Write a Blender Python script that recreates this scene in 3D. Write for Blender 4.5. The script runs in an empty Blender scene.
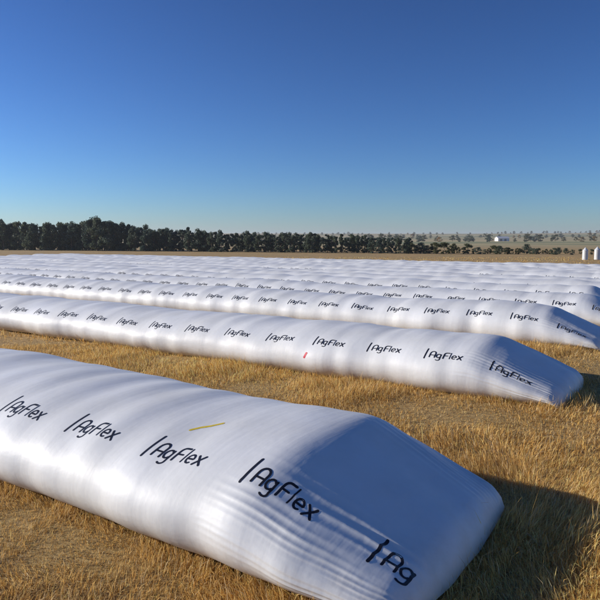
import bpy, bmesh, math, random
import numpy as np
from mathutils import Vector, Matrix
R = math.radians
S = bpy.context.scene
COL = S.collection

# ------------------------------------------------------------------ camera
F = 620.0                     # focal length in pixels of the 600 px photograph
CAM_H = 3.05
cam = bpy.data.objects.new('camera', bpy.data.cameras.new('camera'))
COL.objects.link(cam); S.camera = cam
cam.data.sensor_width = 36.0; cam.data.lens = 36.0 * F / 600.0
cam.data.clip_start = 0.1; cam.data.clip_end = 20000
PITCH = math.atan(60.0 / F)
cam.location = (0, 0, CAM_H)
cam.rotation_euler = (R(90) - PITCH, 0, 0)

# ------------------------------------------------------------------ sky and sun
SUN_EL, SUN_AZ = R(18.5), R(-79)        # azimuth clockwise from the view direction (+Y)
w = bpy.data.worlds.new('World'); S.world = w; w.use_nodes = True
nt = w.node_tree; bg = nt.nodes['Background']
sky = nt.nodes.new('ShaderNodeTexSky'); sky.sky_type = 'NISHITA'; sky.sun_disc = False
sky.sun_elevation = SUN_EL; sky.sun_rotation = SUN_AZ
sky.altitude = 900; sky.air_density = 1.0; sky.dust_density = 0.5; sky.ozone_density = 6.0
# one grade over the whole dome: the phone camera's deep, contrasty blue
pre = nt.nodes.new('ShaderNodeVectorMath'); pre.operation = 'SCALE'; pre.inputs['Scale'].default_value = 0.1
gam = nt.nodes.new('ShaderNodeGamma'); gam.inputs[1].default_value = 1.5
hsv = nt.nodes.new('ShaderNodeHueSaturation'); hsv.inputs['Saturation'].default_value = 1.0
nt.links.new(sky.outputs[0], pre.inputs[0]); nt.links.new(pre.outputs[0], gam.inputs[0]); nt.links.new(gam.outputs[0], hsv.inputs['Color'])
post = nt.nodes.new('ShaderNodeVectorMath'); post.operation = 'SCALE'; post.inputs['Scale'].default_value = 14.4
nt.links.new(hsv.outputs[0], post.inputs[0]); nt.links.new(post.outputs[0], bg.inputs[0]); bg.inputs[1].default_value = 0.10
sun = bpy.data.objects.new('sun', bpy.data.lights.new('sun', 'SUN')); COL.objects.link(sun)
sun.data.energy = 5.0; sun.data.angle = R(0.5); sun.data.color = (1.0, 0.93, 0.82)
to_sun = Vector((math.sin(SUN_AZ) * math.cos(SUN_EL), math.cos(SUN_AZ) * math.cos(SUN_EL), math.sin(SUN_EL)))
sun.rotation_euler = to_sun.to_track_quat('Z', 'Y').to_euler(); sun.location = (-30, 0, 40)
S.view_settings.view_transform = 'Standard'; S.view_settings.look = 'None'
S.view_settings.exposure = 0.2; S.view_settings.gamma = 1.0
try: S.view_settings.use_curve_mapping = False
except Exception: pass

# ------------------------------------------------------------------ helpers
rng = np.random.default_rng(7); random.seed(7)
TH = math.atan(920.0 / F)
DX = np.array([-math.sin(TH), math.cos(TH)])       # along a bag, away from its end
NX = np.array([math.cos(TH), math.sin(TH)])        # from bag to bag, away from the camera

def mesh_obj(name, verts, faces, mat, parent=None, smooth=False):
    me = bpy.data.meshes.new(name)
    me.from_pydata([tuple(map(float, v)) for v in verts], [], [tuple(map(int, f)) for f in faces])
    if mat: me.materials.append(mat)
    if smooth: me.polygons.foreach_set('use_smooth', [True] * len(me.polygons))
    o = bpy.data.objects.new(name, me); COL.objects.link(o)
    if parent: o.parent = parent
    return o
def empty(name, loc=(0, 0, 0)):
    o = bpy.data.objects.new(name, None); COL.objects.link(o); o.location = loc; o.empty_display_size = 0.3
    return o
def tag(o, label=None, cat=None, group=None, kind=None):
    if label: o['label'] = label
    if cat: o['category'] = cat
    if group: o['group'] = group
    if kind: o['kind'] = kind
    return o
class N:
    def __init__(s, name, rough=0.8):
        s.m = bpy.data.materials.new(name); s.m.use_nodes = True
        s.t = s.m.node_tree; s.b = s.t.nodes['Principled BSDF']; s.b.inputs['Roughness'].default_value = rough
    def n(s, typ, **kw):
        x = s.t.nodes.new(typ)
        for k, v in kw.items():
            if k in x.inputs: x.inputs[k].default_value = v
            else: setattr(x, k, v)
        return x
    def l(s, a, b): s.t.links.new(a, b)
    def noise(s, scale, detail=4, rough=0.6, vec=None, dim='3D'):
        x = s.n('ShaderNodeTexNoise'); x.inputs['Scale'].default_value = scale
        x.inputs['Detail'].default_value = detail; x.inputs['Roughness'].default_value = rough
        if vec is not None: s.l(vec, x.inputs['Vector'])
        return x.outputs['Fac']
    def ramp(s, fac, stops):
        x = s.n('ShaderNodeValToRGB'); cr = x.color_ramp
        while len(cr.elements) < len(stops): cr.elements.new(0.5)
        for e, (p, c) in zip(cr.elements, stops): e.position = p; e.color = (*c, 1)
        s.l(fac, x.inputs[0]); return x.outputs[0]
    def mix(s, fac, a, b, mode='MIX'):
        x = s.n('ShaderNodeMix'); x.data_type = 'RGBA'; x.blend_type = mode
        for i, v in ((0, fac), (6, a), (7, b)):
            if hasattr(v, 'links'): s.l(v, x.inputs[i])
            else: x.inputs[i].default_value = v if i == 0 else (*v, 1)
        return x.outputs[2]
    def color(s, c):
        if hasattr(c, 'links'): s.l(c, s.b.inputs['Base Color'])
        else: s.b.inputs['Base Color'].default_value = (*c, 1)
    def bump(s, h, strength, dist, prev=None):
        x = s.n('ShaderNodeBump'); x.inputs['Strength'].default_value = strength; x.inputs['Distance'].default_value = dist
        s.l(h, x.inputs['Height'])
        if prev is not None: s.l(prev, x.inputs['Normal'])
        return x.outputs[0]
def plain(name, c, rough=0.7, var=0.15, scale=6.0):
    q = N(name, rough); tc = q.n('ShaderNodeTexCoord')
    f = q.noise(scale, 5, 0.6, tc.outputs['Object'])
    q.color(q.ramp(f, [(0.3, tuple(x * (1 - var) for x in c)), (0.7, tuple(min(1, x * (1 + var)) for x in c))]))
    return q.m

# ------------------------------------------------------------------ materials
def film_material():
    q = N('bag_film', 0.34)
    uv = q.n('ShaderNodeUVMap'); mp = q.n('ShaderNodeMapping'); q.l(uv.outputs[0], mp.inputs[0])
    mp.inputs['Scale'].default_value = (3.2, 0.45, 1)
    ring = q.noise(1.0, 4, 0.5, mp.outputs[0])               # wrinkles that run round the bag
    mp2 = q.n('ShaderNodeMapping'); q.l(uv.outputs[0], mp2.inputs[0]); mp2.inputs['Scale'].default_value = (0.7, 0.9, 1)
    soft = q.noise(1.6, 4, 0.55, mp2.outputs[0])
    tc = q.n('ShaderNodeTexCoord'); dust = q.noise(0.9, 7, 0.62, tc.outputs['Object'])
    c = q.ramp(dust, [(0.32, (0.72, 0.72, 0.71)), (0.62, (0.82, 0.825, 0.83))])
    # dusty splash zone near the ground, with a ragged upper edge
    sep = q.n('ShaderNodeSeparateXYZ'); q.l(tc.outputs['Object'], sep.inputs[0])
    n2 = q.noise(5.0, 6, 0.7, tc.outputs['Object'])
    mr = q.n('ShaderNodeMath'); mr.operation = 'MULTIPLY_ADD'; q.l(n2, mr.inputs[0]); mr.inputs[1].default_value = 0.5; q.l(sep.outputs[2], mr.inputs[2])
    mrr = q.n('ShaderNodeMapRange'); q.l(mr.outputs[0], mrr.inputs[0]); mrr.inputs[1].default_value = 0.27; mrr.inputs[2].default_value = 0.62
    mrr.inputs[3].default_value = 0.5; mrr.inputs[4].default_value = 0.0
    c = q.mix(mrr.outputs[0], c, (0.52, 0.45, 0.36))
    q.color(c)
    b1 = q.bump(soft, 0.35, 0.03); b2 = q.bump(ring, 0.42, 0.02, b1)
    fine = q.noise(22, 3, 0.6, tc.outputs['Object'])
    b3 = q.bump(fine, 0.12, 0.004, b2); q.l(b3, q.b.inputs['Normal'])
    rr = q.ramp(dust, [(0.3, (0.62,) * 3), (0.7, (0.46,) * 3)]); q.l(rr, q.b.inputs['Roughness'])
    return q.m
FILM = film_material()
INK = plain('black_print', (0.012, 0.013, 0.022), 0.45, 0.2, 30)
YELLOW = plain('yellow_marker', (0.75, 0.55, 0.02), 0.5, 0.1, 20)
RED = plain('red_marker', (0.62, 0.03, 0.06), 0.5, 0.1, 20)

def ground_material():
    q = N('stubble_ground', 0.95); tc = q.n('ShaderNodeTexCoord'); P = tc.outputs['Object']
    fine = q.noise(9.0, 8, 0.72, P); big = q.noise(0.12, 5, 0.6, P)
    straw = q.ramp(fine, [(0.30, (0.16, 0.095, 0.036)), (0.47, (0.40, 0.26, 0.10)), (0.66, (0.64, 0.45, 0.19))])
    tint = q.ramp(big, [(0.35, (0.84, 0.86, 0.8)), (0.65, (1.08, 1.0, 0.9))])
    near = q.mix(1.0, straw, tint, 'MULTIPLY')
    # farmland farther out: long strips of stubble, fallow and pasture
    mp = q.n('ShaderNodeMapping'); q.l(P, mp.inputs[0]); mp.inputs['Rotation'].default_value = (0, 0, R(9)); mp.inputs['Scale'].default_value = (0.0022, 0.0085, 0.0)
    vor = q.n('ShaderNodeTexVoronoi'); q.l(mp.outputs[0], vor.inputs['Vector']); vor.inputs['Scale'].default_value = 1.0
    sepc = q.n('ShaderNodeSeparateColor'); q.l(vor.outputs['Color'], sepc.inputs[0])
    fields = q.ramp(sepc.outputs[0], [(0.0, (0.52, 0.38, 0.17)), (0.3, (0.12, 0.17, 0.05)), (0.5, (0.62, 0.46, 0.21)), (0.72, (0.17, 0.20, 0.06)), (0.9, (0.46, 0.33, 0.15))])
    fields = q.mix(0.2, fields, q.ramp(q.noise(0.02, 6, 0.7, P), [(0.3, (0.14, 0.12, 0.06)), (0.7, (0.45, 0.36, 0.2))]))
    ln = q.n('ShaderNodeVectorMath'); ln.operation = 'LENGTH'; q.l(P, ln.inputs[0])
    mr = q.n('ShaderNodeMapRange'); q.l(ln.outputs['Value'], mr.inputs[0]); mr.inputs[1].default_value = 180; mr.inputs[2].default_value = 330
    q.color(q.mix(mr.outputs[0], near, fields))
    q.l(q.bump(fine, 0.8, 0.08), q.b.inputs['Normal'])
    return q.m
GROUND = ground_material()

def grass_material():
    q = N('dry_grass', 0.7)
    at = q.n('ShaderNodeVertexColor'); at.layer_name = 'blade'
    q.color(at.outputs[0])
    tr = q.n('ShaderNodeBsdfTranslucent'); q.l(at.outputs[0], tr.inputs[0])
    mx = q.n('ShaderNodeMixShader'); mx.inputs[0].default_value = 0.36
    out = q.t.nodes['Material Output']
    q.l(q.b.outputs[0], mx.inputs[1]); q.l(tr.outputs[0], mx.inputs[2]); q.l(mx.outputs[0], out.inputs[0])
    q.b.inputs['Specular IOR Level'].default_value = 0.25
    return q.m
GRASS = grass_material()

def leaf_material(name, lo, hi):
    q = N(name, 0.65); oi = q.n('ShaderNodeObjectInfo'); geo = q.n('ShaderNodeNewGeometry')
    a = q.ramp(geo.outputs['Random Per Island'], [(0.0, lo), (1.0, hi)])
    t = q.ramp(oi.outputs['Random'], [(0.0, (0.75, 0.85, 0.9)), (1.0, (1.25, 1.12, 0.85))])
    c = q.mix(1.0, a, t, 'MULTIPLY'); q.color(c)
    tr = q.n('ShaderNodeBsdfTranslucent'); q.l(c, tr.inputs[0])
    mx = q.n('ShaderNodeMixShader'); mx.inputs[0].default_value = 0.35
    q.l(q.b.outputs[0], mx.inputs[1]); q.l(tr.outputs[0], mx.inputs[2]); q.l(mx.outputs[0], q.t.nodes['Material Output'].inputs[0])
    return q.m
LEAF = leaf_material('dark_green_leaves', (0.055, 0.082, 0.066), (0.115, 0.150, 0.100))
LEAF_OLIVE = leaf_material('olive_leaves', (0.045, 0.058, 0.020), (0.095, 0.105, 0.035))
LEAF_GOLD = leaf_material('golden_leaves', (0.16, 0.10, 0.02), (0.34, 0.20, 0.04))
BARK = plain('bark', (0.11, 0.085, 0.06), 0.9, 0.3, 4)
SILO_W = plain('silo_white_metal', (0.62, 0.62, 0.61), 0.4, 0.06, 1.5)
SILO_R = plain('silo_roof_metal', (0.62, 0.63, 0.64), 0.35, 0.06, 1.5)
BARN_W = plain('barn_wall_white', (0.72, 0.72, 0.70), 0.6, 0.06, 0.8)
BARN_R = plain('barn_roof_pale', (0.70, 0.70, 0.71), 0.45, 0.05, 0.8)
BARN_D = plain('barn_door_grey', (0.16, 0.16, 0.17), 0.6, 0.1, 0.8)

# ------------------------------------------------------------------ smooth pseudo noise
class Wob:
    def __init__(s, seed, n=6, f0=0.3, f1=2.0, dims=1):
        r = np.random.default_rng(seed)
        s.f = np.exp(r.uniform(math.log(f0), math.log(f1), n)); s.p = r.uniform(0, 6.28, n)
        s.dir = r.normal(size=(n, dims)); s.dir /= np.linalg.norm(s.dir, axis=1, keepdims=True)
        s.a = (s.f / f0) ** -0.6; s.a /= np.sqrt((s.a ** 2).sum() / 2)
    def __call__(s, *x):
        x = np.stack(np.broadcast_arrays(*x), -1) if len(x) > 1 else np.asarray(x[0])[..., None]
        out = 0
        for f, p, a, d in zip(s.f, s.p, s.a, s.dir): out = out + a * np.sin(2 * math.pi * f * (x @ d) + p)
        return out

def sstep(a, b, x):
    t = np.clip((x - a) / (b - a), 0, 1); return t * t * (3 - 2 * t)

# ------------------------------------------------------------------ terrain
gw = Wob(3, 8, 0.05, 0.5, 2); hw = Wob(5, 6, 0.0002, 0.0012, 2)
def ground_z(x, y):
    r = np.hypot(x, y)
    z = 0.035 * gw(x, y) * np.clip(1.4 - r / 60, 0, 1)
    z = z + sstep(380, 2600, r) * (27 + 4.0 * hw(x, y)) + sstep(2600, 6000, r) * 6
    return z
def build_ground():
    rs = [0.0] + list(np.arange(0.6, 40, 0.6)) + list(40 * 1.06 ** np.arange(0, 100))
    rs = [r for r in rs if r < 9000]
    na = 240; V = [(0, 0, float(ground_z(np.array(0.), np.array(0.))))]; Fc = []
    for r in rs[1:]:
        a = np.arange(na) * 2 * math.pi / na
        x, y = r * np.cos(a), r * np.sin(a); z = ground_z(x, y)
        V += list(zip(x, y, z))
    for j in range(na): Fc.append((0, 1 + j, 1 + (j + 1) % na))
    for i in range(len(rs) - 2):
        b0, b1 = 1 + i * na, 1 + (i + 1) * na
        for j in range(na):
            k = (j + 1) % na; Fc.append((b0 + j, b1 + j, b1 + k, b0 + k))
    tag(mesh_obj('ground', V, Fc, GROUND, smooth=True), kind='structure')
build_ground()

# ------------------------------------------------------------------ grain bags
ZC, RZ = 0.40, 0.66
PH0, PH1 = R(-37), R(217)
class Bag:
    def __init__(s, idx, q, tip, length, h=1.0, hw=1.44):
        s.hw = hw; s.q, s.tip, s.len, s.h = q, tip, length, h
        s.w1 = Wob(100 + idx, 5, 0.16, 0.5); s.w2 = Wob(200 + idx, 6, 0.6, 2.4); s.w3 = Wob(300 + idx, 6, 0.05, 0.16)
        s.w4 = Wob(400 + idx, 7, 0.25, 1.4, 2); s.ph = idx * 1.7
        s.fine = 1.0 if idx < 3 else 0.0; s.rib = [0.004, 0.013, 0.02][idx] if idx < 3 else 0.028
        s.taper = 2.1
    def local(s, t, ph):
        """t metres from the closed end, ph angle round the film (0 far side, pi near side) -> d, n, z"""
        t = np.asarray(t, float); ph = np.asarray(ph, float)
        u = np.clip(t / s.taper, 0, 1)
        cap = np.sqrt(np.clip(1 - (1 - np.clip(t / 0.22, 0, 1)) ** 2, 0, 1))     # blunt, rounded closed end
        v = t / 1.62
        ramp = np.minimum(0.5 * (v + 1 - np.sqrt((v - 1) ** 2 + 0.02)), 1.0)
        prof = (0.14 + 0.86 * cap) * (0.27 + 0.73 * ramp)
        far = np.clip((s.len - t) / 3.0, 0.05, 1) ** 0.5
        hgt = s.h * prof * far * (1 + 0.012 * s.w1(t) + 0.018 * s.w3(t) + 0.005 * s.w2(t) * u + s.rib * u * np.abs(np.sin(math.pi * t / 1.335 + 0.35 * s.w3(t))))
        wid = (0.86 + 0.14 * np.clip(t / 1.5, 0, 1) ** 0.6) * (1 + 0.015 * s.w1(t + 3.1) + 0.004 * s.w2(t + 9)) * (0.5 + 0.5 * far)
        c, sn = np.cos(ph), np.sin(ph)
        body = np.sign(sn) * np.abs(sn) ** 0.92
        n = s.hw * wid * np.sign(c) * np.abs(c) ** 0.92 ; z = (ZC + RZ * body) * hgt
        # gathered folds that run to the closed end
        arc = (ph - math.pi / 2)
        k = np.clip(1 - u, 0, 1) ** 0.8 * np.clip(t / 0.2, 0, 1)
        side = sstep(0.25, 0.75, np.abs(arc)) * (1 - sstep(1.45, 1.9, np.abs(arc)))
        wig = 0.6 * np.sin(t * 1.7 + s.ph + 2 * arc) + 0.3 * np.sin(arc * 5 + s.ph)
        amp = np.clip(0.55 + 0.45 * np.sin(arc * 11.3 + 1.7 * t + s.ph) + 0.35 * np.sin(arc * 5.1 - 2.3 * t), 0.05, 1.3)
        fold = k * side * amp * s.fine * (0.017 * (1 - 2 * np.abs(np.sin(arc * 32 + 2.2 * wig + s.ph))) + 0.004 * np.sin(arc * 31 - 2 * wig))
        fold = fold + 0.016 * np.clip(1 - u, 0, 1) * np.sin(arc * 9 + s.ph + wig * 2)
        lump = 0.008 * s.w4(t, arc * 1.3) * u
        dis = fold + lump
        n = n + dis * c; z = np.maximum(z + dis * np.maximum(sn, 0), 0.0)
        # the nose bulges out in the middle, its corners lag behind
        d = s.tip + t + 0.10 * (1 - u) * np.abs(c) ** 2
        return d, n, z
    def world(s, t, ph, off=0.0):
        e = 1e-3
        def P(t, ph):
            d, n, z = s.local(t, ph)
            x = DX[0] * d + NX[0] * (n + s.q); y = DX[1] * d + NX[1] * (n + s.q)
            return np.stack([x, y, z + 0.0], -1)
        p = P(t, ph)
        if off:
            a = P(t + e, ph) - P(t - e, ph); b = P(t, ph + e) - P(t, ph - e)
            nn = np.cross(a, b); nn /= np.linalg.norm(nn, axis=-1, keepdims=True) + 1e-12
            nn *= np.sign(nn[..., 2:3] + 0.35)          # outward on the side that carries print
            p = p + nn * off
        return p

BAGS = [(5.60, 1.78, 78), (13.0, 2.15, 79), (19.8, 2.45, 80), (24.6, 2.1, 80), (28.6, 2.7, 79), (32.5, 2.4, 80), (36.4, 2.6, 80),
        (40.3, 2.1, 80), (44.1, 2.5, 79), (48.0, 2.2, 80), (51.9, 2.4, 80), (55.8, 2.3, 80)]
BAG_H = [1.00, 0.95, 1.0, 0.98, 1.02, 1.0, 0.97, 1.02, 1.0, 0.98, 1.01, 1.0]
BAG_W = [1.65, 1.54, 1.48] + [1.44] * 9
WORD = ['first', 'second', 'third', 'fourth', 'fifth', 'sixth', 'seventh', 'eighth', 'ninth', 'tenth', 'eleventh']
BAG_LABEL = ['nearest white grain bag in the foreground, a yellow streak beside its lettering',
             'second white grain bag from the front, small red stroke low on its side',
             'third white grain bag from the front, its shaded end cut by the right edge']
for i in range(3, 11): BAG_LABEL.append('%s white grain bag counting back from the foreground bag' % WORD[i])
BAG_LABEL.append('farthest white grain bag of the rows, next to the tan field strip')

# strokes of one printed mark: a tall bar, then the word (u along the bag, v up towards the crest), stroke width
def arc(cx, cy, rx, ry, a0, a1, n=9):
    return [(cx + rx * math.cos(R(a0 + (a1 - a0) * i / n)), cy + ry * math.sin(R(a0 + (a1 - a0) * i / n))) for i in range(n + 1)]
X = 0.155
STROKES = [
    ([(0.0, -0.06), (0.0, 0.31)], 0.036),
    ([(0.115, 0.0), (0.115, 0.15)] + arc(0.18, 0.15, 0.065, 0.072, 180, 0) + [(0.245, 0.0)], 0.030),            # A
    ([(0.115, 0.085), (0.245, 0.085)], 0.028),
    (arc(0.335, 0.075, 0.05, 0.068, 35, 325, 12), 0.028), ([(0.385, 0.14), (0.385, -0.045)] + arc(0.335, -0.045, 0.05, 0.045, 0, -140, 6), 0.028),   # g
    ([(0.455, 0.0), (0.455, 0.16)] + arc(0.505, 0.165, 0.05, 0.055, 180, 90, 5) + [(0.565, 0.22)], 0.031), ([(0.455, 0.11), (0.545, 0.11)], 0.028),  # F
    ([(0.605, 0.0), (0.605, 0.225)], 0.020),                                                                     # l
    ([(0.655, 0.075), (0.755, 0.075)] + arc(0.705, 0.075, 0.05, 0.068, 0, 305, 12), 0.028),                      # e
    ([(0.795, 0.0), (0.90, 0.145)], 0.030), ([(0.795, 0.145), (0.90, 0.0)], 0.030),                              # x
]
def stroke_poly(pts, wd, sub=0.03):
    P = [np.array(p, float) for p in pts]; Q = [P[0]]
    for a, b in zip(P[:-1], P[1:]):
        m = max(1, int(math.ceil(np.linalg.norm(b - a) / sub)))
        for i in range(1, m + 1): Q.append(a + (b - a) * i / m)
    Q = np.array(Q); T = np.gradient(Q, axis=0); T /= np.linalg.norm(T, axis=1, keepdims=True) + 1e-9
    Nn = np.stack([-T[:, 1], T[:, 0]], 1); L = Q + Nn * wd / 2; Rr = Q - Nn * wd / 2
    c0 = Q[0] - T[0] * wd * .4; c1 = Q[-1] + T[-1] * wd * .4
    V = np.concatenate([L, Rr, [c0 + Nn[0] * wd * .22, c0 - Nn[0] * wd * .22, c1 + Nn[-1] * wd * .22, c1 - Nn[-1] * wd * .22]]); n = len(Q)
    Fc = [(i, i + 1, n + i + 1, n + i) for i in range(n - 1)] + [(2 * n, 0, n, 2 * n + 1), (n - 1, 2 * n + 2, 2 * n + 3, 2 * n - 1)]
    return V, Fc
def strokes_mesh(strokes, sub=0.03):
    V, Fc, o = [], [], 0
    for k, (pts, wd) in enumerate(strokes):
        v, f = stroke_poly(pts, wd, sub); V.append(np.column_stack([v, np.full(len(v), k)])); Fc += [tuple(i + o for i in q) for q in f]; o += len(v)
    return np.concatenate(V), Fc
WV, WF = strokes_mesh([([(x * .84, y * .84) for x, y in p], wd * .84) for p, wd in STROKES])
ARC_R = 1.05                                     # metres of film per radian near the print
def conform(bag, V, t0, ph0, off):
    """letters read towards the closed end, their tops point to the crest"""
    t = t0 - V[:, 0]; ph = ph0 - V[:, 1] / ARC_R
    return bag.world(t, ph, 1.0 * off) if V.shape[1] < 3 else np.where(V[:, 2:3] % 2 == 0, bag.world(t, ph, off), bag.world(t, ph, off * 1.5))

def build_bag(i, q, tip, length):
    b = Bag(i, q, tip, length, BAG_H[i], BAG_W[i])
    base = (DX * (tip + 3) + NX * q)
    root = empty('grain_bag', (base[0], base[1], 0))
    tag(root, BAG_LABEL[i], 'grain bag', 'white grain bags in parallel rows on the stubble')
    near = i < 3
    st1 = 0.045 if i == 0 else (0.07 if near else 0.12)
    reach = 16 if i == 0 else (5 if near else 4)
    ts = np.concatenate([np.arange(0, reach, st1), np.arange(reach, length, 0.14 if near else 0.24), [length]])
    na = 280 if i == 0 else ([190, 130][i - 1] if near else 70)
    ph = np.linspace(PH0, PH1, na)
    Tm, Pm = np.meshgrid(ts, ph, indexing='ij')
    W = b.world(Tm, Pm).reshape(-1, 3) - np.array([base[0], base[1], 0])
    nt_, faces = len(ts), []
    I = np.arange(nt_ * na).reshape(nt_, na)
    q4 = np.stack([I[:-1, :-1], I[:-1, 1:], I[1:, 1:], I[1:, :-1]], -1).reshape(-1, 4)
    capN = I[0, :].tolist(); capF = I[-1, ::-1].tolist()
    me = bpy.data.meshes.new('film')
    me.from_pydata(W.tolist(), [], q4.tolist() + [capN[::-1], capF[::-1]])
    me.materials.append(FILM); me.polygons.foreach_set('use_smooth', [True] * len(me.polygons))
    uvl = me.uv_layers.new(name='UVMap'); li = np.empty(len(me.loops), dtype=np.int32); me.loops.foreach_get('vertex_index', li)
    uvv = np.stack([Tm.ravel() + i * 13.7, Pm.ravel() * ARC_R], -1)[li]; uvl.data.foreach_set('uv', uvv.ravel().astype(np.float32))
    bm = bmesh.new(); bm.from_mesh(me); bmesh.ops.recalc_face_normals(bm, faces=bm.faces); bm.to_mesh(me); bm.free()
    o = bpy.data.objects.new('film', me); COL.objects.link(o); o.parent = root
    # print
    ph0 = R(137 if i == 0 else 150)
    off0 = [0.46, 1.32, 1.2, 1.4, 1.0, 1.3, 1.2, 1.1, 1.4, 1.2, 1.3, 1.1][i]
    t0s = np.arange(off0, min(length - 3, {0: 26, 1: 45, 2: 62}.get(i, 76)), 1.335)
    joined_V, joined_F, no = [], [], 0
    sh = np.array([base[0], base[1], 0])
    for t0 in t0s:
        wv, wf = (WV, WF) if t0 > 3.0 or i > 2 else strokes_mesh([([(x * .84, y * .84) for x, y in p], wd * .84) for p, wd in STROKES if max(x for x, y in p) * .84 < t0 - .03], 0.008)
        P = conform(b, wv, t0, ph0, [0.0018, 0.0035, 0.005][i] if near else 0.006) - sh
        if i < 5: mesh_obj('lettering', P, wf, INK, root)
        else:
            joined_V.append(P); joined_F += [tuple(k + no for k in f) for f in WF]; no += len(P)
    if joined_V: tag(mesh_obj('lettering', np.concatenate(joined_V), joined_F, INK, root), kind='stuff')
    return b, root, sh
BAGOBJ = [build_bag(i, *a) for i, a in enumerate(BAGS)]

def mark(bag_i, name, mat, pts, wd, t0, ph0, label):
    b, root, sh = BAGOBJ[bag_i]
    V, Fc = stroke_poly(pts, wd, 0.02)
    o = mesh_obj(name, b.world(t0 - V[:, 0], ph0 - V[:, 1] / ARC_R, 0.002) - sh, Fc, mat, root); o['label'] = label

# ------------------------------------------------------------------ dry grass
def build_grass():
    def cells(n, y0, y1, x_half):
        y = np.sqrt(rng.uniform(y0 ** 2, y1 ** 2, n)); x = rng.uniform(-x_half, x_half, n) * y
        return x, y
    parts = []
    for n, y0, y1, hgt, wd in ((230000, 3.6, 8.5, 0.086, 0.0056), (290000, 8.5, 18, 0.086, 0.0088), (130000, 18, 45, 0.10, 0.020), (30000, 45, 110, 0.11, 0.055)):
        x, y = cells(n, y0, y1, 0.62)
        parts.append(np.column_stack([x, y, np.full(n, hgt), np.full(n, wd)]))
    A = np.concatenate(parts); x, y = A[:, 0], A[:, 1]
    d = x * DX[0] + y * DX[1]; nn = x * NX[0] + y * NX[1]
    keep = np.ones(len(A), bool); edge = np.zeros(len(A))
    for (q, tip, ln), hw in zip(BAGS, BAG_W):
        dn = np.abs(nn - q)
        inside = (dn < hw * .83 * np.clip(.86 + .14 * (d - tip), .86, 1)) & (d > tip + 0.04 + .10 * (dn / hw) ** 2) & (d < tip + ln)
        keep &= ~inside
        edge = np.maximum(edge, np.exp(-np.clip(dn - hw * .85, 0, 9) / 0.3) * (d > tip - .3) * (d < tip + ln))
    clump = Wob(11, 9, 0.25, 1.6, 2)(x, y); patch = Wob(12, 7, 0.05, 0.3, 2)(x, y)
    keep &= rng.uniform(0, 1, len(A)) < np.clip(0.74 + 0.20 * clump + 0.08 * patch + 0.3 * edge, 0.62, 1)
    A, x, y, clump, patch, edge = A[keep], x[keep], y[keep], clump[keep], patch[keep], edge[keep]
    n = len(A)
    z = ground_z(x, y) - 0.01
    h = A[:, 2] * np.exp(rng.normal(0, 0.38, n)) * np.clip(1 + 0.32 * clump + 0.12 * patch + 0.45 * edge, 0.35, 2.0)
    wd = A[:, 3] * rng.uniform(0.6, 1.4, n)
    az = rng.uniform(0, 2 * math.pi, n)
    flow = 2.0 * Wob(14, 5, 0.1, 0.5, 2)(x, y)                  # neighbouring blades lean the same way
    laz = flow + rng.normal(0, 0.9, n); lean = np.abs(rng.normal(0.45, 0.4, n)) + 0.1
    flat = rng.uniform(0, 1, n) < 0.28; lean = np.where(flat, rng.uniform(1.1, 1.45, n), lean)
    lx, ly = np.cos(laz), np.sin(laz); sx, sy = np.cos(az) * wd / 2, np.sin(az) * wd / 2
    base = np.column_stack([x, y, z]); side = np.column_stack([sx, sy, 0 * sx])
    m = base + np.column_stack([lx * h * 0.5 * np.sin(lean * .6), ly * h * 0.5 * np.sin(lean * .6), h * 0.52 * np.cos(lean * .6)])
    tp = m + np.column_stack([lx * h * 0.5 * np.sin(lean * 1.35), ly * h * 0.5 * np.sin(lean * 1.35), h * 0.5 * np.cos(lean * 1.35)])
    tp[:, 2] = np.maximum(tp[:, 2], z + 0.015)
    V = np.stack([base - side, base + side, m + side * .8, m - side * .8, tp], 1).reshape(-1, 3)
    k = np.arange(n) * 5
    loops = np.stack([k, k + 1, k + 2, k + 3, k + 3, k + 2, k + 4], 1).ravel()
    me = bpy.data.meshes.new('dry_grass')
    me.vertices.add(n * 5); me.vertices.foreach_set('co', V.ravel().astype(np.float32))
    me.loops.add(n * 7); me.loops.foreach_set('vertex_index', loops.astype(np.int32))
    me.polygons.add(n * 2)
    me.polygons.foreach_set('loop_start', np.stack([np.arange(n) * 7, np.arange(n) * 7 + 4], 1).ravel().astype(np.int32))
    me.update(calc_edges=True)
    pal = np.array([(0.80, 0.58, 0.25), (0.72, 0.48, 0.17), (0.58, 0.35, 0.10), (0.36, 0.20, 0.06), (0.66, 0.54, 0.34), (0.34, 0.29, 0.10)])
    pr = np.array([0.28, 0.26, 0.2, 0.10, 0.12, 0.04])
    c = pal[rng.choice(6, n, p=pr)] * (1 + 0.12 * rng.normal(size=(n, 1))) * np.clip(1 + 0.10 * patch[:, None], .7, 1.3)
    col = np.ones((n, 5, 4)); col[:, :, :3] = np.clip(c * np.array([1.16, 1.10, 1.0]), 0.02, 0.88)[:, None, :]
    at = me.color_attributes.new('blade', 'FLOAT_COLOR', 'POINT'); at.data.foreach_set('color', col.ravel().astype(np.float32))
    me.materials.append(GRASS)
    o = bpy.data.objects.new('dry_grass', me); COL.objects.link(o)
    tag(o, 'golden dry stubble grass covering the ground between the bags', 'grass', kind='stuff')
    print('BLADES', n)
build_grass()

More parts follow.
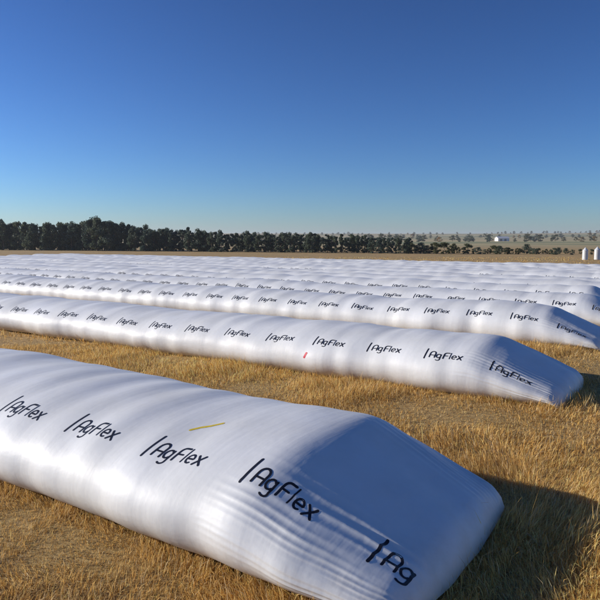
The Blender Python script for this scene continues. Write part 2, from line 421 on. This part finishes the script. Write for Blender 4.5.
# ------------------------------------------------------------------ trees
def tube(V, Fc, pts, rad, seg=6):
    o = len(V); n = len(pts)
    for i, (p, r) in enumerate(zip(pts, rad)):
        p = Vector(p); t = (Vector(pts[min(i + 1, n - 1)]) - Vector(pts[max(i - 1, 0)])).normalized()
        a = t.orthogonal().normalized(); b = t.cross(a)
        for k in range(seg):
            an = 2 * math.pi * k / seg; V.append(tuple(p + (a * math.cos(an) + b * math.sin(an)) * r))
    for i in range(n - 1):
        for k in range(seg):
            k2 = (k + 1) % seg; Fc.append((o + i * seg + k, o + i * seg + k2, o + (i + 1) * seg + k2, o + (i + 1) * seg + k))
def tree_meshes(seed, H, spread, leafsize, nleaf, low, leaf):
    r = random.Random(seed); V, Fc = [], []
    top = Vector((r.uniform(-.3, .3), r.uniform(-.3, .3), H * 0.82))
    tr = [Vector((0, 0, -0.3)), Vector((r.uniform(-.1, .1), r.uniform(-.1, .1), H * .25)), top * .6 + Vector((r.uniform(-.3, .3), r.uniform(-.3, .3), 0)), top]
    tube(V, Fc, tr, [H * .022, H * .017, H * .010, H * .003])
    lobes = []
    for k in range(r.randint(14, 22)):
        f = r.uniform(low, 0.97); an = r.uniform(0, 6.28)
        env = spread * (math.sin(math.pi * min(1, max(.08, (f - low + .12) / (1.18 - low)))) ** .7)
        rad = env * r.uniform(.35, .95)
        p = Vector((math.cos(an) * rad, math.sin(an) * rad, f * H))
        s = tr[1].lerp(tr[3], max(0, min(1, (f - .3))))
        tube(V, Fc, [s, s.lerp(p, .5) + Vector((0, 0, .2)), p], [H * .008, H * .005, H * .002], 5)
        lobes.append((p, r.uniform(.2, .46) * spread))
    lobes.append((top + Vector((0, 0, H * .06)), spread * .32))
    LV, LF = [], []
    for _ in range(nleaf):
        c, rad = r.choice(lobes)
        dv = Vector((r.gauss(0, 1), r.gauss(0, 1), r.gauss(0, .8))).normalized() * rad * r.uniform(.45, 1.08)
        p = c + dv
        if p.z < 0.15: p.z = r.uniform(.15, .6)
        nrm = (dv.normalized() * .8 + Vector((r.gauss(0, .6), r.gauss(0, .6), r.gauss(0, .6) + .25))).normalized()
        a = nrm.orthogonal().normalized(); b = nrm.cross(a); an = r.uniform(0, 6.28)
        a, b = a * math.cos(an) + b * math.sin(an), b * math.cos(an) - a * math.sin(an)
        sz = leafsize * r.uniform(.55, 1.3); o = len(LV)
        LV += [tuple(p - a * sz), tuple(p - b * sz * .6 + nrm * sz * .15), tuple(p + a * sz), tuple(p + b * sz * .6 + nrm * sz * .15)]
        LF.append((o, o + 1, o + 2, o + 3))
    m1 = bpy.data.meshes.new('trunk'); m1.from_pydata(V, [], Fc); m1.materials.append(BARK)
    m2 = bpy.data.meshes.new('crown'); m2.from_pydata(LV, [], LF); m2.materials.append(leaf)
    return m1, m2
def place_tree(name, meshes, x, y, s, sz, rot, label, cat, group):
    z = float(ground_z(np.array(x), np.array(y)))
    root = empty(name, (x, y, z)); root.scale = (s, s, sz); root.rotation_euler = (0, 0, rot)
    for nm, me in zip(('trunk', 'crown'), meshes):
        o = bpy.data.objects.new(nm, me); COL.objects.link(o); o.parent = root
    tag(root, label, cat, group)
ORD1 = ['', 'first', 'second', 'third', 'fourth', 'fifth', 'sixth', 'seventh', 'eighth', 'ninth', 'tenth', 'eleventh', 'twelfth', 'thirteenth', 'fourteenth',
        'fifteenth', 'sixteenth', 'seventeenth', 'eighteenth', 'nineteenth']
TENS = {2: ('twentieth', 'twenty'), 3: ('thirtieth', 'thirty'), 4: ('fortieth', 'forty'), 5: ('fiftieth', 'fifty'), 6: ('sixtieth', 'sixty'), 7: ('seventieth', 'seventy'), 8: ('eightieth', 'eighty'), 9: ('ninetieth', 'ninety')}
def ordinal(n):
    if n < 20: return ORD1[n]
    t, u = divmod(n, 10); return TENS[t][0] if u == 0 else TENS[t][1] + '-' + ORD1[u]
BROAD = [tree_meshes(50 + k, 10, [2.3, 2.9, 2.0, 2.6, 3.2, 2.2, 2.5, 1.8][k], 0.27, 3000, 0.05, LEAF) for k in range(8)]
SHRUB = [tree_meshes(80 + k, 4, [2.2, 1.6, 1.9, 1.3][k], 0.2, 1300, 0.06, [LEAF, LEAF_OLIVE][k % 2]) for k in range(4)]
FAR = [tree_meshes(95 + k, 10, 4.2, 0.7, 420, 0.12, [LEAF, LEAF_OLIVE, LEAF_OLIVE, LEAF_GOLD][k]) for k in range(4)]
def pix(px, Y): return (px - 300) / F * Y
rt = random.Random(21)
# the belt behind the bags: tall on the left, shrinking to shrubs to the right
def belt_depth(px): return np.interp(px, [-150, 0, 200, 400, 600, 720], [200, 190, 164, 141, 130, 126])
def belt_top(px): return np.interp(px, [-150, 0, 30, 70, 98, 130, 170, 230, 300, 360, 420, 480, 540, 600, 720],
                                       [220, 222, 222, 224, 218, 225, 229, 232, 234, 236, 243, 246, 247, 249, 249])
xs, px = [], -12.0
while px < 410: xs.append(px); px += rt.uniform(3.4, 5.8)
BELT = []
for px in xs:
    for row in (0, 1):
        if row and rt.random() < .2: continue
        pj = px + rt.uniform(-2, 2) + row * 4
        Y = float(belt_depth(pj)) + row * 9 + rt.uniform(-3, 3); base = 240 + F * CAM_H / Y
        hpx = base - float(belt_top(pj)) + rt.gauss(-0.8, 1.6)
        s = max(.35, hpx / F * Y / 10 * .98)
        BELT.append((row, pj, Y, s))
cnt = {0: 0, 1: 0}
for row, pj, Y, s in sorted(BELT, key=lambda a: a[1]):
    cnt[row] += 1
    place_tree('broadleaf_tree', BROAD[rt.randrange(8)], pix(pj, Y), Y, s * rt.uniform(.95, 1.2), s, rt.uniform(0, 6.28),
               '%s dark green tree from left in %s row of the tree belt' % (ordinal(cnt[row]), ['front', 'rear'][row]), 'tree', 'trees of the belt beyond the bags')
k = 0; px = 404.0
while px < 611:
    Y = float(belt_depth(px)) + rt.uniform(-4, 6); hpx = 240 + F * CAM_H / Y - float(belt_top(px)) + rt.gauss(-.5, 1.2)
    s = max(.3, hpx / F * Y / 4) * rt.uniform(.55, 1.25); k += 1
    place_tree('shrub', SHRUB[rt.randrange(4)], pix(px, Y), Y, s * rt.uniform(1.0, 1.4), s, rt.uniform(0, 6.28),
               '%s low grey-green shrub rightward from the end of the tree belt' % ordinal(k), 'shrub', 'shrubs behind the far bags')
    px += rt.uniform(2.5, 7.5) if not 560 < px < 600 else rt.uniform(6, 13)
# hedgerow trees out in the far fields
for (a, b_, Y, step) in ((250, 600, 700, 4.6), (330, 640, 1150, 5), (180, 660, 1900, 5)):
    px = a + rt.uniform(0, 5); k = 0
    while px < b_:
        if rt.random() < .66 and not (abs(px - 501) < 10 and Y == 700):
            k += 1; Yj = Y + rt.uniform(-40, 40); kind = rt.choices(range(4), [4, 4, 3, 1.3])[0]; s = rt.uniform(.35, .85)
            place_tree('field_tree', FAR[kind], pix(px, Yj), Yj, s * 1.5, s, rt.uniform(0, 6.28),
                       '%s small %s tree from left, %s hedgerow of distant fields' % (ordinal(k), ['dark green', 'olive', 'olive', 'golden'][kind], {700: 'nearest', 1150: 'middle', 1900: 'farthest'}[Y]), 'tree', 'hedgerow trees in the distant fields')
        px += rt.uniform(.6, 1.4) * step

# ------------------------------------------------------------------ silos and barn
def silo(px, Y, wpx, hpx, label):
    r = wpx / F * Y / 2; h = hpx / F * Y
    root = empty('grain_silo', (pix(px, Y), Y, float(ground_z(np.array(pix(px, Y)), np.array(Y)))))
    tag(root, label, 'silo', 'white silos at the edge of the field')
    bm = bmesh.new(); seg = 28; rings = 10; rows = []
    wall_h = h * .78
    for i in range(rings * 2 + 1):
        rr = r * (1.0 if i % 2 == 0 else 1.018); zz = wall_h * i / (rings * 2)
        rows.append([bm.verts.new((rr * math.cos(2 * math.pi * k / seg), rr * math.sin(2 * math.pi * k / seg), zz - .05)) for k in range(seg)])
    for a, b in zip(rows[:-1], rows[1:]):
        for k in range(seg): bm.faces.new((a[k], a[(k + 1) % seg], b[(k + 1) % seg], b[k]))
    me = bpy.data.meshes.new('wall'); bm.to_mesh(me); bm.free(); me.materials.append(SILO_W)
    o = bpy.data.objects.new('wall', me); COL.objects.link(o); o.parent = root
    V = [(r * 1.06 * math.cos(2 * math.pi * k / seg), r * 1.06 * math.sin(2 * math.pi * k / seg), wall_h - .08) for k in range(seg)] + \
        [(r * .14 * math.cos(2 * math.pi * k / seg), r * .14 * math.sin(2 * math.pi * k / seg), h * .965) for k in range(seg)]
    Fc = [(k, (k + 1) % seg, seg + (k + 1) % seg, seg + k) for k in range(seg)]
    rf = mesh_obj('roof', V, Fc, SILO_R, root)
    cv, cf = [], []; tube(cv, cf, [(0, 0, h * .95), (0, 0, h * .985), (0, 0, h)], [r * .16, r * .18, r * .05], 12); mesh_obj('roof_cap', cv, cf, SILO_R, rf)
    return root
silo(584.5, 96, 5.2, 12.5, 'left one of the two small white silos near the right edge')
silo(596.5, 97, 5.4, 13.0, 'right one of the two small white silos, touching the right edge')

def barn(px, Y, label):
    x = pix(px, Y); root = empty('barn', (x, Y, float(ground_z(np.array(x), np.array(Y))))); root.rotation_euler = (0, 0, R(12))
    tag(root, label, 'barn')
    L, Wd, h, rh = 7.4, 4.2, 3.6, 1.9
    V = [(-L, -Wd, -.3), (L, -Wd, -.3), (L, Wd, -.3), (-L, Wd, -.3), (-L, -Wd, h), (L, -Wd, h), (L, Wd, h), (-L, Wd, h), (-L, 0, h + rh), (L, 0, h + rh)]
    mesh_obj('wall', V, [(0, 1, 5, 4), (2, 3, 7, 6), (1, 2, 6, 9, 5), (3, 0, 4, 8, 7)], BARN_W, root)
    e = .5; t = .14
    sl = rh / Wd
    RV = []
    for sx in (-L - e, L + e):
        for (yy, zz) in ((-Wd - e, h - sl * e), (0, h + rh), (Wd + e, h - sl * e)):
            RV += [(sx, yy, zz + .03), (sx, yy, zz + .03 + t)]
    RF = [(0, 6, 8, 2), (2, 8, 10, 4), (1, 3, 9, 7), (3, 5, 11, 9), (0, 2, 3, 1), (2, 4, 5, 3), (6, 7, 9, 8), (8, 9, 11, 10), (0, 1, 7, 6), (4, 10, 11, 5)]
    mesh_obj('roof', RV, RF, BARN_R, root)
    for dx in (-3.6, 2.2):
        mesh_obj('door', [(dx - 1.4, -Wd - .06, -.2), (dx + 1.4, -Wd - .06, -.2), (dx + 1.4, -Wd - .06, 2.7), (dx - 1.4, -Wd - .06, 2.7),
                          (dx - 1.4, -Wd + .02, -.2), (dx + 1.4, -Wd + .02, -.2), (dx + 1.4, -Wd + .02, 2.7), (dx - 1.4, -Wd + .02, 2.7)],
                 [(0, 1, 2, 3), (0, 3, 7, 4), (1, 5, 6, 2), (3, 2, 6, 7)], BARN_D, root)
barn(501, 760, 'white barn with pale roof among the trees in the distant fields')

# ------------------------------------------------------------------ thin autumn haze over the whole place
def build_haze():
    X0, Y0, Z0, Z1 = 9600, 9600, -2.0, 75.0
    V = [(sx * X0, sy * Y0, z) for z in (Z0, Z1) for sx, sy in ((-1, -1), (1, -1), (1, 1), (-1, 1))]
    o = mesh_obj('haze', V, [(3, 2, 1, 0), (4, 5, 6, 7), (0, 1, 5, 4), (1, 2, 6, 5), (2, 3, 7, 6), (3, 0, 4, 7)], None)
    m = bpy.data.materials.new('haze_air'); m.use_nodes = True; t = m.node_tree; t.nodes.remove(t.nodes['Principled BSDF'])
    pv = t.nodes.new('ShaderNodeVolumePrincipled'); pv.inputs['Color'].default_value = (0.90, 0.94, 1.0, 1)
    pv.inputs['Density'].default_value = 0.00017; pv.inputs['Anisotropy'].default_value = 0.2
    t.links.new(pv.outputs[0], t.nodes['Material Output'].inputs['Volume']); o.data.materials.append(m)
    tag(o, 'thin pale haze in the air over the whole field', 'haze', kind='stuff')
build_haze()

# ------------------------------------------------------------------ spray marks on two bags
mark(0, 'yellow_streak', YELLOW, [(0, 0), (0.06, 0.07), (0.14, 0.125), (0.22, 0.20)], 0.034, 3.0, R(113), 'yellow streak sprayed above the lettering')
mark(1, 'red_stroke', RED, [(0, 0), (0.05, 0.16)], 0.055, 5.45, R(178), 'short red stroke on the side of the bag')
